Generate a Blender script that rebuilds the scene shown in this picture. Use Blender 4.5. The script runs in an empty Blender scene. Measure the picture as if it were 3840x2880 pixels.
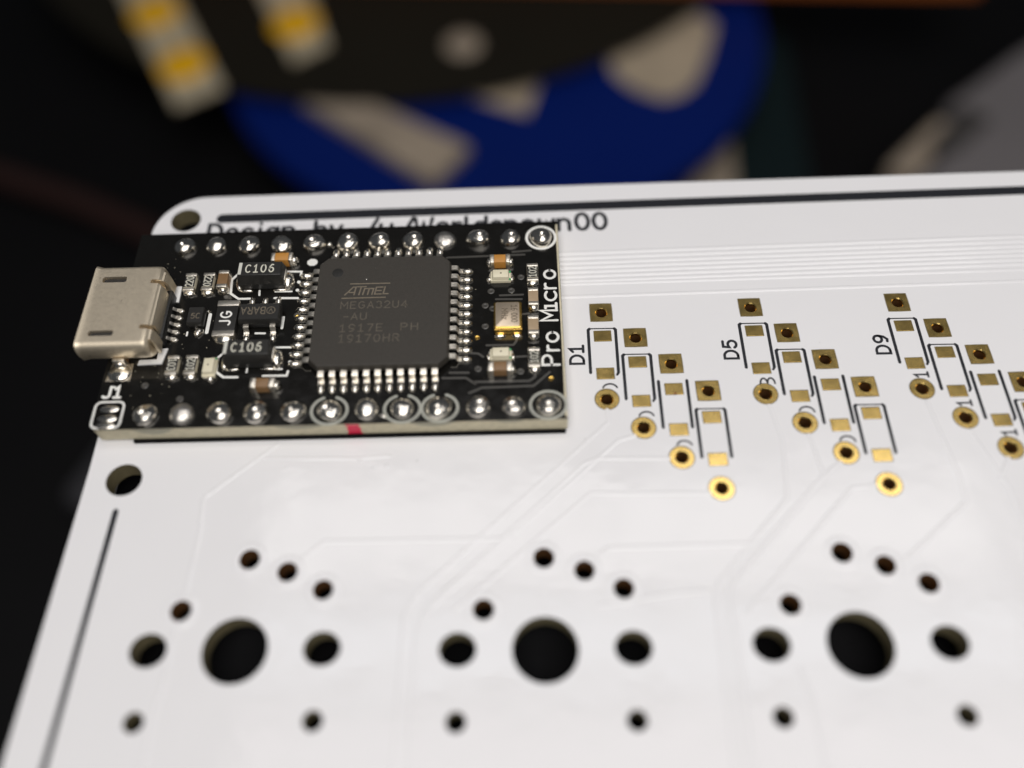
import bpy, math, random
from mathutils import Matrix, Vector

R = math.radians
S = 0.001                      # everything below is in millimetres
scene = bpy.context.scene
COL = scene.collection
random.seed(7)

# ------------------------------------------------------------------ camera
cam_data = bpy.data.cameras.new('camera')
cam = bpy.data.objects.new('camera', cam_data)
COL.objects.link(cam)
scene.camera = cam
RX = Vector((0.99970084, -0.00418515, -0.02409799))
RY = Vector((-0.01642344, -0.84495993, -0.53457740))      # image down
RZ = Vector((-0.01812455, 0.53481324, -0.84477588))       # view direction
M = Matrix.Identity(4)
for i in range(3):
    M[i][0], M[i][1], M[i][2] = RX[i], -RY[i], -RZ[i]
M.translation = Vector((18.2595, -15.96546, 55.31293)) * S
cam.matrix_world = M
cam_data.sensor_width = 36.0
cam_data.lens = 36.0 * 3405.26 / 3840.0
cam_data.clip_start = 0.002
cam_data.clip_end = 20
cam_data.dof.use_dof = True
cam_data.dof.focus_distance = 67.5 * S
cam_data.dof.aperture_fstop = 9.0

# ------------------------------------------------------------------ world and lamps
world = bpy.data.worlds.new('World')
scene.world = world
world.use_nodes = True
bg = world.node_tree.nodes['Background']
bg.inputs['Color'].default_value = (0.84, 0.90, 1.0, 1)
bg.inputs['Strength'].default_value = 0.06


def lamp(name, loc, target, size, watts, colour, shape='DISK', size_y=None):
    d = bpy.data.lights.new(name, 'AREA')
    d.shape = shape
    d.size = size * S
    if size_y:
        d.size_y = size_y * S
    d.energy = watts
    d.color = colour
    o = bpy.data.objects.new(name, d)
    COL.objects.link(o)
    o.location = Vector(loc) * S
    o.rotation_euler = (Vector(target) - Vector(loc)).to_track_quat('-Z', 'Y').to_euler()
    return o


# a bench light 26 cm above the board; its three tinted bars are shaped to band the gloss
for y0, y1, gain, tint in ((-300, 14, 1.15, (1.0, 0.975, 0.955)), (24, 52, 0.55, (1.0, 0.90, 0.93)), (64, 88, 0.8, (0.86, 0.92, 1.0)), (100, 140, 1.05, (1.0, 0.965, 0.95))):
    lamp('bench_lamp', (55, (y0 + y1) / 2, 260), (55, (y0 + y1) / 2, 0), 270, gain * 0.915 * (y1 - y0) / 350, tint, 'RECTANGLE', y1 - y0)

scene.view_settings.view_transform = 'Standard'
scene.view_settings.look = 'None'
scene.view_settings.exposure = 0.0
scene.view_settings.gamma = 1.0
scene.cycles.max_bounces = 6

# ------------------------------------------------------------------ materials


def mat(name, col, rough=0.5, metal=0.0, spec=0.5, noise=None, bump=None, rvar=None, coat=0.0, spots=None):
    """noise=(scale, amount) colour variation; bump=(scale, distance mm, detail); spots=(scale, threshold, colour)"""
    m = bpy.data.materials.new(name)
    m.use_nodes = True
    nt = m.node_tree
    b = nt.nodes['Principled BSDF']
    b.inputs['Roughness'].default_value = rough
    b.inputs['Metallic'].default_value = metal
    b.inputs['Specular IOR Level'].default_value = spec
    b.inputs['Coat Weight'].default_value = coat
    b.inputs['Coat Roughness'].default_value = 0.12
    b.inputs['Base Color'].default_value = (*col, 1)
    tc = nt.nodes.new('ShaderNodeTexCoord')
    mp = nt.nodes.new('ShaderNodeMapping')
    mp.inputs['Scale'].default_value = (1000, 1000, 1000)
    geo = nt.nodes.new('ShaderNodeNewGeometry')
    nt.links.new(geo.outputs['Position'], mp.inputs['Vector'])
    vec = mp.outputs['Vector']

    def nz(scale, detail=3.0):
        n = nt.nodes.new('ShaderNodeTexNoise')
        n.inputs['Scale'].default_value = scale
        n.inputs['Detail'].default_value = detail
        nt.links.new(vec, n.inputs['Vector'])
        return n
    last = None
    if noise:
        n = nz(noise[0], 4)
        mx = nt.nodes.new('ShaderNodeMix')
        mx.data_type = 'RGBA'
        a = noise[1]
        mx.inputs['A'].default_value = (*[max(0, c * (1 - a)) for c in col], 1)
        mx.inputs['B'].default_value = (*[min(1, c * (1 + a)) for c in col], 1)
        nt.links.new(n.outputs['Fac'], mx.inputs['Factor'])
        last = mx.outputs['Result']
    if spots:
        n = nz(spots[0], 5)
        cr = nt.nodes.new('ShaderNodeValToRGB')
        cr.color_ramp.elements[0].position = spots[1]
        cr.color_ramp.elements[1].position = min(1, spots[1] + 0.05)
        nt.links.new(n.outputs['Fac'], cr.inputs['Fac'])
        mx = nt.nodes.new('ShaderNodeMix')
        mx.data_type = 'RGBA'
        mx.inputs['A'].default_value = (*col, 1)
        mx.inputs['B'].default_value = (*spots[2], 1)
        if last:
            nt.links.new(last, mx.inputs['A'])
        nt.links.new(cr.outputs['Color'], mx.inputs['Factor'])
        last = mx.outputs['Result']
    if last:
        nt.links.new(last, b.inputs['Base Color'])
    if rvar:
        n = nz(rvar[0], 4)
        mr = nt.nodes.new('ShaderNodeMapRange')
        mr.inputs['To Min'].default_value = max(0.02, rough - rvar[1])
        mr.inputs['To Max'].default_value = min(1, rough + rvar[1])
        mr.inputs['From Min'].default_value = 0.3
        mr.inputs['From Max'].default_value = 0.7
        nt.links.new(n.outputs['Fac'], mr.inputs['Value'])
        nt.links.new(mr.outputs['Result'], b.inputs['Roughness'])
    if bump:
        n = nz(bump[0], bump[2] if len(bump) > 2 else 3)
        bp = nt.nodes.new('ShaderNodeBump')
        bp.inputs['Strength'].default_value = 1.0
        bp.inputs['Distance'].default_value = bump[1] * S
        nt.links.new(n.outputs['Fac'], bp.inputs['Height'])
        nt.links.new(bp.outputs['Normal'], b.inputs['Normal'])
    return m


MT = {
    'white_mask': mat('white_mask', (0.80, 0.789, 0.79), 0.10, spec=0.40, noise=(0.12, 0.015), bump=(0.22, 0.055, 3), rvar=(0.3, 0.08)),
    'white_trace': mat('white_trace', (0.81, 0.799, 0.80), 0.11, spec=0.40),
    'black_ink': mat('black_ink', (0.012, 0.013, 0.017), 0.45, spec=0.4, bump=(6, 0.01)),
    'gold': mat('gold', (0.92, 0.65, 0.22), 0.22, 1.0, noise=(2.0, 0.06), bump=(1.6, 0.002, 2), rvar=(1.2, 0.03)),
    'hole_copper': mat('hole_copper', (0.30, 0.15, 0.06), 0.45, 0.8),
    'pad_white': mat('pad_white', (0.86, 0.85, 0.82), 0.5, 0.35, spec=0.6, bump=(6, 0.01)),
    'laminate': mat('laminate', (0.60, 0.54, 0.385), 0.7, noise=(2.2, 0.25), bump=(7, 0.02)),
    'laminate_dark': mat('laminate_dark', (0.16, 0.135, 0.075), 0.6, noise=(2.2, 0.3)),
    'edge_blot': mat('edge_blot', (0.36, 0.34, 0.26), 0.7, noise=(2, 0.2)),
    'black_mask': mat('black_mask', (0.0075, 0.007, 0.006), 0.17, spec=0.45, bump=(2.2, 0.006, 3), rvar=(1.1, 0.06), spots=(2.6, 0.74, (0.05, 0.045, 0.038))),
    'trace_mask': mat('trace_mask', (0.06, 0.056, 0.049), 0.32, spec=0.6, bump=(5, 0.006)),  # lighter than the black mask: gloss reflected by the runs, put into the colour
    'silk_white': mat('silk_white', (0.82, 0.81, 0.76), 0.55, noise=(4, 0.08), bump=(9, 0.02)),
    'silk_grey': mat('silk_grey', (0.37, 0.37, 0.32), 0.55, noise=(4, 0.12), bump=(9, 0.02)),
    'solder': mat('solder', (0.82, 0.775, 0.69), 0.20, 1.0, bump=(2.0, 0.055, 4), rvar=(1.6, 0.1), noise=(2.5, 0.12)),
    'solder_dull': mat('solder_dull', (0.70, 0.665, 0.60), 0.33, 1.0, bump=(3.5, 0.07, 5), noise=(2.0, 0.25)),
    'tin': mat('tin', (0.84, 0.78, 0.67), 0.36, 1.0, bump=(6, 0.02, 3), noise=(4, 0.12)),
    'steel': mat('steel', (0.78, 0.68, 0.52), 0.47, 0.9, spots=(2.4, 0.70, (0.52, 0.44, 0.33)), noise=(6.0, 0.06), bump=(11, 0.006, 5), rvar=(5, 0.04)),
    'dark_inside': mat('dark_inside', (0.02, 0.018, 0.016), 0.6),
    'epoxy': mat('epoxy', (0.042, 0.037, 0.030), 0.52, spec=0.42, noise=(7, 0.22), bump=(12, 0.02, 5), spots=(5.5, 0.74, (0.11, 0.10, 0.09))),
    'epoxy_dark': mat('epoxy_dark', (0.022, 0.021, 0.019), 0.38, spec=0.45, noise=(6, 0.2), bump=(10, 0.012, 4)),
    'laser_mark': mat('laser_mark', (0.16, 0.132, 0.095), 0.65, noise=(5, 0.35)),
    'laser_faint': mat('laser_faint', (0.098, 0.083, 0.062), 0.65, noise=(4, 0.4)),
    'mark_white': mat('mark_white', (0.62, 0.60, 0.50), 0.6, noise=(6, 0.15)),
    'mark_dark': mat('mark_dark', (0.13, 0.10, 0.065), 0.6),
    'polarity': mat('polarity', (0.62, 0.61, 0.54), 0.55),
    'ceramic_tan': mat('ceramic_tan', (0.40, 0.295, 0.185), 0.42, noise=(3, 0.1)),
    'ceramic_brown': mat('ceramic_brown', (0.22, 0.125, 0.055), 0.40, noise=(3, 0.1)),
    'ceramic_orange': mat('ceramic_orange', (0.50, 0.23, 0.045), 0.38, noise=(3, 0.1)),
    'alumina': mat('alumina', (0.66, 0.60, 0.45), 0.5),
    'resistor_black': mat('resistor_black', (0.018, 0.017, 0.017), 0.35),
    'led_resin': mat('led_resin', (0.74, 0.68, 0.50), 0.35, noise=(2.2, 0.07)),
    'led_green': mat('led_green', (0.02, 0.30, 0.10), 0.4),
    'crystal_lid': mat('crystal_lid', (0.68, 0.56, 0.42), 0.42, 0.9, noise=(6, 0.08), bump=(9, 0.008)),
    'crystal_gold': mat('crystal_gold', (0.90, 0.58, 0.15), 0.25, 1.0),
    'black_plastic': mat('black_plastic', (0.012, 0.012, 0.012), 0.4),
    'red_paint': mat('red_paint', (0.72, 0.012, 0.065), 0.45, noise=(3, 0.25)),
    'table_black': mat('table_black', (0.0035, 0.0033, 0.0036), 0.6, spec=0.12, noise=(0.02, 0.5)),  # broad noise in the colour stands in for soft reflections
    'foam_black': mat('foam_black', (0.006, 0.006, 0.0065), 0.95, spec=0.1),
    'blue_plastic': mat('blue_plastic', (0.0012, 0.012, 0.125), 0.5, spec=0.12, noise=(0.02, 0.15)),
    'plate_olive': mat('plate_olive', (0.013, 0.011, 0.007), 0.7, spec=0.12, noise=(0.03, 0.3)),
    'cream': mat('cream', (0.46, 0.37, 0.26), 0.7, noise=(0.07, 0.35)),
    'cream_dull': mat('cream_dull', (0.34, 0.275, 0.205), 0.7, noise=(0.09, 0.45)),
    'yellow': mat('yellow', (0.85, 0.45, 0.008), 0.6, spec=0.2),
    'strip_white': mat('strip_white', (0.50, 0.425, 0.29), 0.6, noise=(0.05, 0.1)),
    'orange': mat('orange', (0.46, 0.12, 0.02), 0.5, noise=(0.05, 0.25)),
    'grey_plastic': mat('grey_plastic', (0.17, 0.155, 0.155), 0.5, noise=(0.04, 0.12)),
    'grey_dark': mat('grey_dark', (0.05, 0.045, 0.042), 0.5),
    'teal': mat('teal', (0.006, 0.014, 0.015), 0.6, spec=0.15),
    'wire_red': mat('wire_red', (0.03, 0.015, 0.013), 0.7, spec=0.1),
    'smoke_grey': mat('smoke_grey', (0.03, 0.029, 0.032), 0.6),
}

# ------------------------------------------------------------------ mesh helpers


class MB:
    def __init__(self):
        self.v, self.f, self.m = [], [], []

    def add(self, vs, fs, slot=0):
        o = len(self.v)
        self.v += [tuple(q) for q in vs]
        for f in fs:
            self.f.append([i + o for i in f])
            self.m.append(slot)

    def loft(self, loops, slot=0, cap0=True, cap1=True, slot1=None):
        n = len(loops[0])
        vs = [q for l in loops for q in l]
        fs = []
        for k in range(len(loops) - 1):
            for i in range(n):
                j = (i + 1) % n
                fs.append([k * n + i, k * n + j, (k + 1) * n + j, (k + 1) * n + i])
        self.add(vs, fs, slot)
        o = len(self.v) - len(vs)
        if cap0:
            self.f.append([o + i for i in range(n)][::-1])
            self.m.append(slot)
        if cap1:
            self.f.append([o + (len(loops) - 1) * n + i for i in range(n)])
            self.m.append(slot if slot1 is None else slot1)
        return self

    def cbox(self, cx, cy, lx, ly, z0, z1, b=0.03, r=0.02, n=2, slot=0, slot1=None, taper=0.0):
        """box with rounded corners and a softened top edge"""
        L = [(rrect(cx, cy, lx, ly, r, n), z0)]
        L.append((rrect(cx, cy, lx - 2 * taper, ly - 2 * taper, r, n), z1 - b))
        if b > 0:
            L.append((rrect(cx, cy, lx - 2 * taper - 0.6 * b, ly - 2 * taper - 0.6 * b, r, n), z1 - 0.3 * b))
            L.append((rrect(cx, cy, lx - 2 * taper - 2 * b, ly - 2 * taper - 2 * b, r, n), z1))
        return self.loft([[(x, y, z) for x, y in l] for l, z in L], slot, slot1=slot1)

    def lathe(self, cx, cy, prof, n=24, slot=0, sx=1.0, sy=1.0, rot=0.0, jit=0.0):
        loops = []
        c, s = math.cos(rot), math.sin(rot)
        ph = random.random() * 6
        for r, z in prof:
            l = []
            for i in range(n):
                a = 2 * math.pi * i / n
                rr = r * (1 + jit * math.sin(2 * a + ph) + 0.6 * jit * math.sin(3 * a + 2 * ph))
                x, y = rr * math.cos(a) * sx, rr * math.sin(a) * sy
                l.append((cx + x * c - y * s, cy + x * s + y * c, z))
            loops.append(l)
        return self.loft(loops, slot)

    def stroke(self, pts, w, z0, z1, slot=0, closed=False, caps=True, skirt=0.0):
        """flat printed line with mitred joints and round ends"""
        P = [Vector((p[0], p[1])) for p in pts]
        h = w / 2
        if closed:
            n = len(P)
            outl, inl = [], []
            for i in range(n):
                a, b, c = P[i - 1], P[i], P[(i + 1) % n]
                d1, d2 = (b - a).normalized(), (c - b).normalized()
                nn = Vector((-(d1 + d2).y, (d1 + d2).x)).normalized()
                k = h / max(0.4, nn.dot(Vector((-d1.y, d1.x))))
                outl.append(b + nn * k)
                inl.append(b - nn * k)
            vs = [(q.x, q.y, z1) for q in outl] + [(q.x, q.y, z1) for q in inl] + \
                 [(q.x, q.y, z0) for q in outl] + [(q.x, q.y, z0) for q in inl]
            fs = []
            for i in range(n):
                j = (i + 1) % n
                fs += [[i, n + i, n + j, j], [i, j, 2 * n + j, 2 * n + i], [n + i, 3 * n + i, 3 * n + j, n + j]]
            self.add(vs, fs, slot)
            return self
        Q = [P[0]]
        for q in P[1:]:
            if (q - Q[-1]).length > 1e-5:
                Q.append(q)
        P = Q
        n = len(P)

        def ring(h):
            lft, rgt = [], []
            for i in range(n):
                d1 = (P[i] - P[i - 1]).normalized() if i else None
                d2 = (P[i + 1] - P[i]).normalized() if i < n - 1 else None
                d1 = d2 if d1 is None else d1
                d2 = d1 if d2 is None else d2
                t = d1 + d2
                nn = Vector((-t.y, t.x)).normalized() if t.length > 1e-6 else Vector((-d1.y, d1.x))
                k = h / max(0.45, nn.dot(Vector((-d1.y, d1.x))))
                lft.append(P[i] + nn * k)
                rgt.append(P[i] - nn * k)
            poly = list(rgt)
            for end in (0, 1):
                if end:
                    poly += lft[::-1]
                if caps:
                    c, d = (P[0], (P[0] - P[1]).normalized()) if end else (P[-1], (P[-1] - P[-2]).normalized())
                    a0 = math.atan2(d.y, d.x)
                    for k in range(1, 6):
                        a = a0 - math.pi / 2 + math.pi * k / 6
                        poly.append(c + Vector((math.cos(a), math.sin(a))) * h)
            return poly
        poly = ring(h)
        base = ring(h + skirt) if skirt else poly
        m = len(poly)
        # top as strips (quads between left and right), caps as fans
        o = len(self.v)
        self.v += [(q.x, q.y, z1) for q in poly] + [(q.x, q.y, z0) for q in base]
        L = {}
        nc = 5 if caps else 0
        ri = list(range(n))
        li = [n + nc + (n - 1 - i) for i in range(n)]
        fs = [[ri[i], ri[i + 1], li[i + 1], li[i]] for i in range(n - 1)]
        if caps:
            fs.append([ri[-1]] + [n + k for k in range(nc)] + [li[-1]])
            fs.append([li[0]] + [2 * n + nc + k for k in range(nc)] + [ri[0]])
        for i in range(m):
            j = (i + 1) % m
            fs.append([m + i, m + j, j, i])
        for f in fs:
            self.f.append([i + o for i in f])
            self.m.append(slot)
        return self

    def tube(self, pts, r, n=8, slot=0, rz=None):
        P = [Vector(p) for p in pts]
        loops = []
        for i, p in enumerate(P):
            d = ((P[min(i + 1, len(P) - 1)]) - P[max(i - 1, 0)]).normalized()
            u = d.cross(Vector((0, 0, 1)))
            u = u.normalized() if u.length > 1e-4 else Vector((1, 0, 0))
            w = u.cross(d).normalized()
            rr = r[i] if isinstance(r, (list, tuple)) else r
            loops.append([tuple(p + u * rr * math.cos(2 * math.pi * k / n) + w * rr * math.sin(2 * math.pi * k / n)) for k in range(n)])
        return self.loft(loops, slot)

    def blob(self, c, r, n=12, m=6, slot=0, rot=0.0, flat=True, jit=0.0):
        """half ellipsoid (solder bead) resting at c"""
        cs, sn = math.cos(rot), math.sin(rot)
        loops = []
        ph = random.random() * 6
        for k in range(m):
            t = (math.pi / 2) * k / m
            l = []
            for i in range(n):
                a = 2 * math.pi * i / n
                q = 1 + jit * math.sin(2 * a + ph) + jit * 0.7 * math.sin(3 * a + 1.7 * ph)
                x, y = r[0] * math.cos(a) * math.cos(t) * q, r[1] * math.sin(a) * math.cos(t) * q
                l.append((c[0] + x * cs - y * sn, c[1] + x * sn + y * cs, c[2] + r[2] * math.sin(t)))
            loops.append(l)
        self.loft(loops, slot, cap0=True, cap1=True)
        return self

    def prism(self, pts, z0, z1, slot=0, b=0.0):
        if b:
            cx = sum(p[0] for p in pts) / len(pts)
            cy = sum(p[1] for p in pts) / len(pts)
            ins = []
            for x, y in pts:
                d = Vector((cx - x, cy - y))
                d = d.normalized() * b
                ins.append((x + d.x, y + d.y))
            return self.loft([[(x, y, z0) for x, y in pts], [(x, y, z1 - b) for x, y in pts], [(x, y, z1) for x, y in ins]], slot)
        return self.loft([[(x, y, z0) for x, y in pts], [(x, y, z1) for x, y in pts]], slot)

    def mesh(self, name, mats, angle=38):
        me = bpy.data.meshes.new(name)
        me.from_pydata([(x * S, y * S, z * S) for x, y, z in self.v], [], self.f)
        for k in (mats if isinstance(mats, (list, tuple)) else [mats]):
            me.materials.append(MT[k])
        me.polygons.foreach_set('material_index', self.m)
        me.update()
        import bmesh
        bm = bmesh.new()
        bm.from_mesh(me)
        bmesh.ops.recalc_face_normals(bm, faces=bm.faces)
        bm.to_mesh(me)
        bm.free()
        me.polygons.foreach_set('use_smooth', [True] * len(me.polygons))
        me.set_sharp_from_angle(angle=R(angle))
        return me


def rrect(cx, cy, lx, ly, r, n=3):
    r = min(r, lx / 2 - 1e-4, ly / 2 - 1e-4)
    out = []
    for sx, sy, a0 in ((1, -1, -90), (1, 1, 0), (-1, 1, 90), (-1, -1, 180)):
        for k in range(n + 1):
            a = R(a0 + 90.0 * k / n)
            out.append((cx + sx * (lx / 2 - r) + r * math.cos(a), cy + sy * (ly / 2 - r) + r * math.sin(a)))
    return out


def obj(name, mb, mats, parent=None, loc=(0, 0, 0), rz=0.0, label=None, angle=38):
    me = mb.mesh(name, mats, angle) if isinstance(mb, MB) else mb
    o = bpy.data.objects.new(name, me)
    COL.objects.link(o)
    o.location = Vector(loc) * S
    o.rotation_euler = (0, 0, rz)
    if parent:
        o.parent = parent
    if label:
        o['label'] = label
    return o


def thing(name, label, cat, loc=(0, 0, 0), rz=0.0, group=None):
    o = bpy.data.objects.new(name, None)
    o.empty_display_size = 0.002
    COL.objects.link(o)
    o.location = Vector(loc) * S
    o.rotation_euler = (0, 0, rz)
    o['label'] = label
    o['category'] = cat
    if group:
        o['group'] = group
    return o


def copy_tree(o, parent, loc=None, rz=None):
    c = o.copy()
    COL.objects.link(c)
    c.parent = parent
    if loc is not None:
        c.location = Vector(loc) * S
    if rz is not None:
        c.rotation_euler = (0, 0, rz)
    for ch in list(o.children):
        k = ch.copy()
        COL.objects.link(k)
        k.parent = c
    return c


def circle(cx, cy, r, n=40, ry=None, a0=0, a1=360):
    ry = r if ry is None else ry
    full = abs(a1 - a0) >= 360
    m = n if full else n + 1
    return [(cx + r * math.cos(R(a0 + (a1 - a0) * i / n)), cy + ry * math.sin(R(a0 + (a1 - a0) * i / n))) for i in range(m)]


# ------------------------------------------------------------------ stroke lettering


def A(cx, cy, rx, ry, a0, a1, n=10):
    return [(cx + rx * math.cos(R(a0 + (a1 - a0) * i / n)), cy + ry * math.sin(R(a0 + (a1 - a0) * i / n))) for i in range(n + 1)]


G = {
    ' ': (0.5, []), '-': (0.55, [[(0.05, 0.48), (0.5, 0.48)]]), '/': (0.55, [[(0, -0.1), (0.5, 1.05)]]), '.': (0.25, [[(0.1, 0), (0.12, 0.02)]]),
    '0': (0.62, [A(0.3, 0.5, 0.3, 0.5, 90, 440, 20) + [(0.3, 1.0)]]),
    '1': (0.5, [[(0.02, 0.78), (0.24, 1.0), (0.24, 0)], [(0, 0), (0.48, 0)]]),
    '2': (0.6, [A(0.28, 0.72, 0.28, 0.28, 165, -25, 9) + [(0, 0), (0.58, 0)]]),
    '3': (0.58, [A(0.26, 0.75, 0.25, 0.25, 150, -90, 9) + A(0.26, 0.26, 0.3, 0.26, 80, -150, 10)]),
    '4': (0.62, [[(0.45, 0), (0.45, 1.0), (0, 0.3), (0.6, 0.3)]]),
    '5': (0.6, [[(0.52, 1.0), (0.08, 1.0), (0.03, 0.56)] + A(0.26, 0.32, 0.3, 0.32, 110, -150, 10)]),
    '6': (0.6, [[(0.48, 0.97), (0.3, 1.0), (0.1, 0.75), (0.02, 0.4)] + A(0.29, 0.3, 0.27, 0.3, 170, 520, 16)]),
    '7': (0.58, [[(0, 1.0), (0.55, 1.0), (0.2, 0)]]),
    '9': (0.6, [[(0.1, 0.03), (0.28, 0), (0.48, 0.25), (0.56, 0.6)] + A(0.29, 0.7, 0.27, 0.3, -10, 340, 16)]),
    'A': (0.66, [[(0, 0), (0.32, 1.0), (0.64, 0)], [(0.12, 0.34), (0.52, 0.34)]]),
    'B': (0.62, [[(0, 0), (0, 1.0)] + A(0.3, 0.76, 0.26, 0.24, 90, -90, 8) + [(0, 0.52)], [(0.3, 0.52)] + A(0.3, 0.26, 0.3, 0.26, 90, -90, 8) + [(0, 0)]]),
    'C': (0.64, [A(0.33, 0.5, 0.33, 0.5, 50, 310, 16)]),
    'D': (0.66, [[(0.2, 0), (0, 0), (0, 1.0), (0.2, 1.0)] + A(0.22, 0.5, 0.4, 0.5, 80, -80, 12) + [(0.2, 0)]]),
    'E': (0.58, [[(0.54, 0), (0, 0), (0, 1.0), (0.54, 1.0)], [(0, 0.52), (0.42, 0.52)]]),
    'G': (0.66, [A(0.33, 0.5, 0.33, 0.5, 50, 330, 16) + [(0.62, 0.45), (0.38, 0.45)]]),
    'H': (0.64, [[(0, 0), (0, 1.0)], [(0.6, 0), (0.6, 1.0)], [(0, 0.5), (0.6, 0.5)]]),
    'J': (0.5, [[(0.42, 1.0), (0.42, 0.25)] + A(0.2, 0.22, 0.22, 0.22, 0, -150, 8)]),
    'L': (0.54, [[(0, 1.0), (0, 0), (0.52, 0)]]),
    'M': (0.76, [[(0, 0), (0, 1.0), (0.36, 0.35), (0.72, 1.0), (0.72, 0)]]),
    'P': (0.62, [[(0, 0), (0, 1.0), (0.3, 1.0)] + A(0.3, 0.73, 0.28, 0.27, 85, -90, 8) + [(0, 0.46)]]),
    'R': (0.64, [[(0, 0), (0, 1.0), (0.3, 1.0)] + A(0.3, 0.75, 0.27, 0.25, 85, -90, 8) + [(0, 0.5)], [(0.3, 0.5), (0.6, 0)]]),
    'T': (0.62, [[(0, 1.0), (0.6, 1.0)], [(0.3, 1.0), (0.3, 0)]]),
    'U': (0.64, [[(0, 1.0), (0, 0.3)] + A(0.3, 0.3, 0.3, 0.3, 180, 360, 10) + [(0.6, 1.0)]]),
    'V': (0.64, [[(0, 1.0), (0.31, 0), (0.62, 1.0)]]),
    'W': (0.86, [[(0, 1.0), (0.2, 0), (0.42, 0.72), (0.64, 0), (0.84, 1.0)]]),
    'z': (0.5, [[(0, 0.66), (0.46, 0.66), (0, 0), (0.48, 0)]]),
    'e': (0.56, [[(0.04, 0.36), (0.52, 0.36)] + A(0.28, 0.34, 0.26, 0.34, 5, 310, 14)]),
    's': (0.5, [[(0.46, 0.6), (0.25, 0.68), (0.05, 0.55), (0.1, 0.4), (0.38, 0.3), (0.46, 0.14), (0.25, 0), (0.02, 0.08)]]),
    'i': (0.24, [[(0.12, 0), (0.12, 0.66)], [(0.12, 0.95), (0.12, 0.98)]]),
    'g': (0.56, [A(0.27, 0.34, 0.26, 0.33, 20, 340, 14), [(0.52, 0.68), (0.52, -0.12)] + A(0.28, -0.12, 0.24, 0.2, 0, -150, 7)]),
    'n': (0.56, [[(0, 0), (0, 0.68)], [(0, 0.42)] + A(0.26, 0.4, 0.26, 0.28, 170, 0, 9) + [(0.52, 0)]]),
    'b': (0.56, [[(0, 1.0), (0, 0)], A(0.27, 0.33, 0.27, 0.33, 160, -160, 14)]),
    'y': (0.54, [[(0, 0.68), (0.27, 0.02)], [(0.52, 0.68), (0.2, -0.2), (0.05, -0.3)]]),
    'u': (0.56, [[(0, 0.68), (0, 0.25)] + A(0.26, 0.26, 0.26, 0.26, 185, 350, 9) + [(0.52, 0.68)], [(0.52, 0.3), (0.52, 0)]]),
    'o': (0.58, [A(0.28, 0.34, 0.28, 0.34, 0, 350, 18) + [(0.56, 0.34)]]),
    'r': (0.42, [[(0, 0), (0, 0.68)], [(0, 0.4)] + A(0.26, 0.38, 0.26, 0.28, 170, 70, 6)]),
    'l': (0.24, [[(0.1, 1.0), (0.1, 0.15), (0.2, 0.0)]]),
    'd': (0.56, [[(0.54, 1.0), (0.54, 0)], A(0.27, 0.33, 0.27, 0.33, 20, 340, 14)]),
    'p': (0.56, [[(0, 0.68), (0, -0.32)], A(0.27, 0.34, 0.27, 0.33, 160, -160, 14)]),
    'a': (0.54, [[(0.5, 0.5), (0.5, 0)], [(0.06, 0.6), (0.26, 0.68), (0.46, 0.6), (0.5, 0.4)], A(0.26, 0.19, 0.26, 0.19, 40, 330, 12)]),
    'w': (0.72, [[(0, 0.68), (0.18, 0), (0.35, 0.5), (0.52, 0), (0.7, 0.68)]]),
    'c': (0.52, [A(0.28, 0.34, 0.28, 0.34, 45, 315, 12)]),
}


def text(mb, s, x, y, h, z, w, width=None, rot=0.0, gap=0.22, slot=0, sx=1.0, slant=0.0, thick=0.012):
    """stroke text: origin x,y is the start of the baseline, h the cap height, width the total run if given"""
    adv = [G[c][0] + gap for c in s]
    tot = sum(adv) - gap
    k = (width / (tot * h)) if width else sx
    c, sn = math.cos(rot), math.sin(rot)
    px = 0.0
    q = 0
    for ch, a in zip(s, adv):
        for st in G[ch][1]:
            P = []
            for gx, gy in st:
                lx, ly = ((px + gx) * k + slant * gy) * h, gy * h
                P.append((x + lx * c - ly * sn, y + lx * sn + ly * c))
            if len(P) > 1:
                mb.stroke(P, w, z, z + thick + 0.0007 * (q % 5), slot)
            q += 1
        px += a
    return mb


# ================================================================== KEYBOARD BOARD
kb = thing('keyboard_circuit_board', 'large white circuit board with rows of drilled holes and gold diode pads', 'circuit board')

SW = [(0.0, 0.05), (19.03, -0.1), (38.1, 0.0), (57.15, 0.0)]
MXH = [(-3.81, 2.54, .68), (2.6, 5.02, .66), (0.03, 5.9, .68), (5.02, 3.80, .66)]
holes = []      # (cx, cy, rx, ry)
plated = []
for sx_, sy_ in SW:
    holes.append((sx_, sy_, 2.05, 2.05))
    for d in (-5.36, 5.36):
        holes.append((sx_ + d, sy_ + 0.06, 1.16, 1.06))
    for dx, dy, r in MXH:
        holes.append((sx_ + dx, sy_ + dy, r, r))
        plated.append((sx_ + dx, sy_ + dy, r))
    for d in (-5.34, 5.26):
        holes.append((sx_ + d, sy_ - 4.18, 0.62, 0.62))
holes += [(-9.7, 35.5, 1.22, 1.2), (-9.49, 11.8, 1.24, 1.2)]

DIODES = []      # square pad centres; columns of four stepping down to the right
for gx, gy, dx, dy in ((23.83, 25.32, 2.41, -2.367), (35.1, 25.56, 2.365, -2.403), (46.18, 25.78, 2.41, -2.413), (57.4, 26.0, 2.4, -2.40)):
    for k in range(4):
        DIODES.append((gx + dx * k, gy + dy * k))
SQ, UP, LO, RD = 0.0, -2.18, -5.5, -7.68
for x, y in DIODES:
    holes.append((x + 0.02, y - 0.02, 0.49, 0.49))
    holes.append((x, y + RD, 0.51, 0.51))
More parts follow.
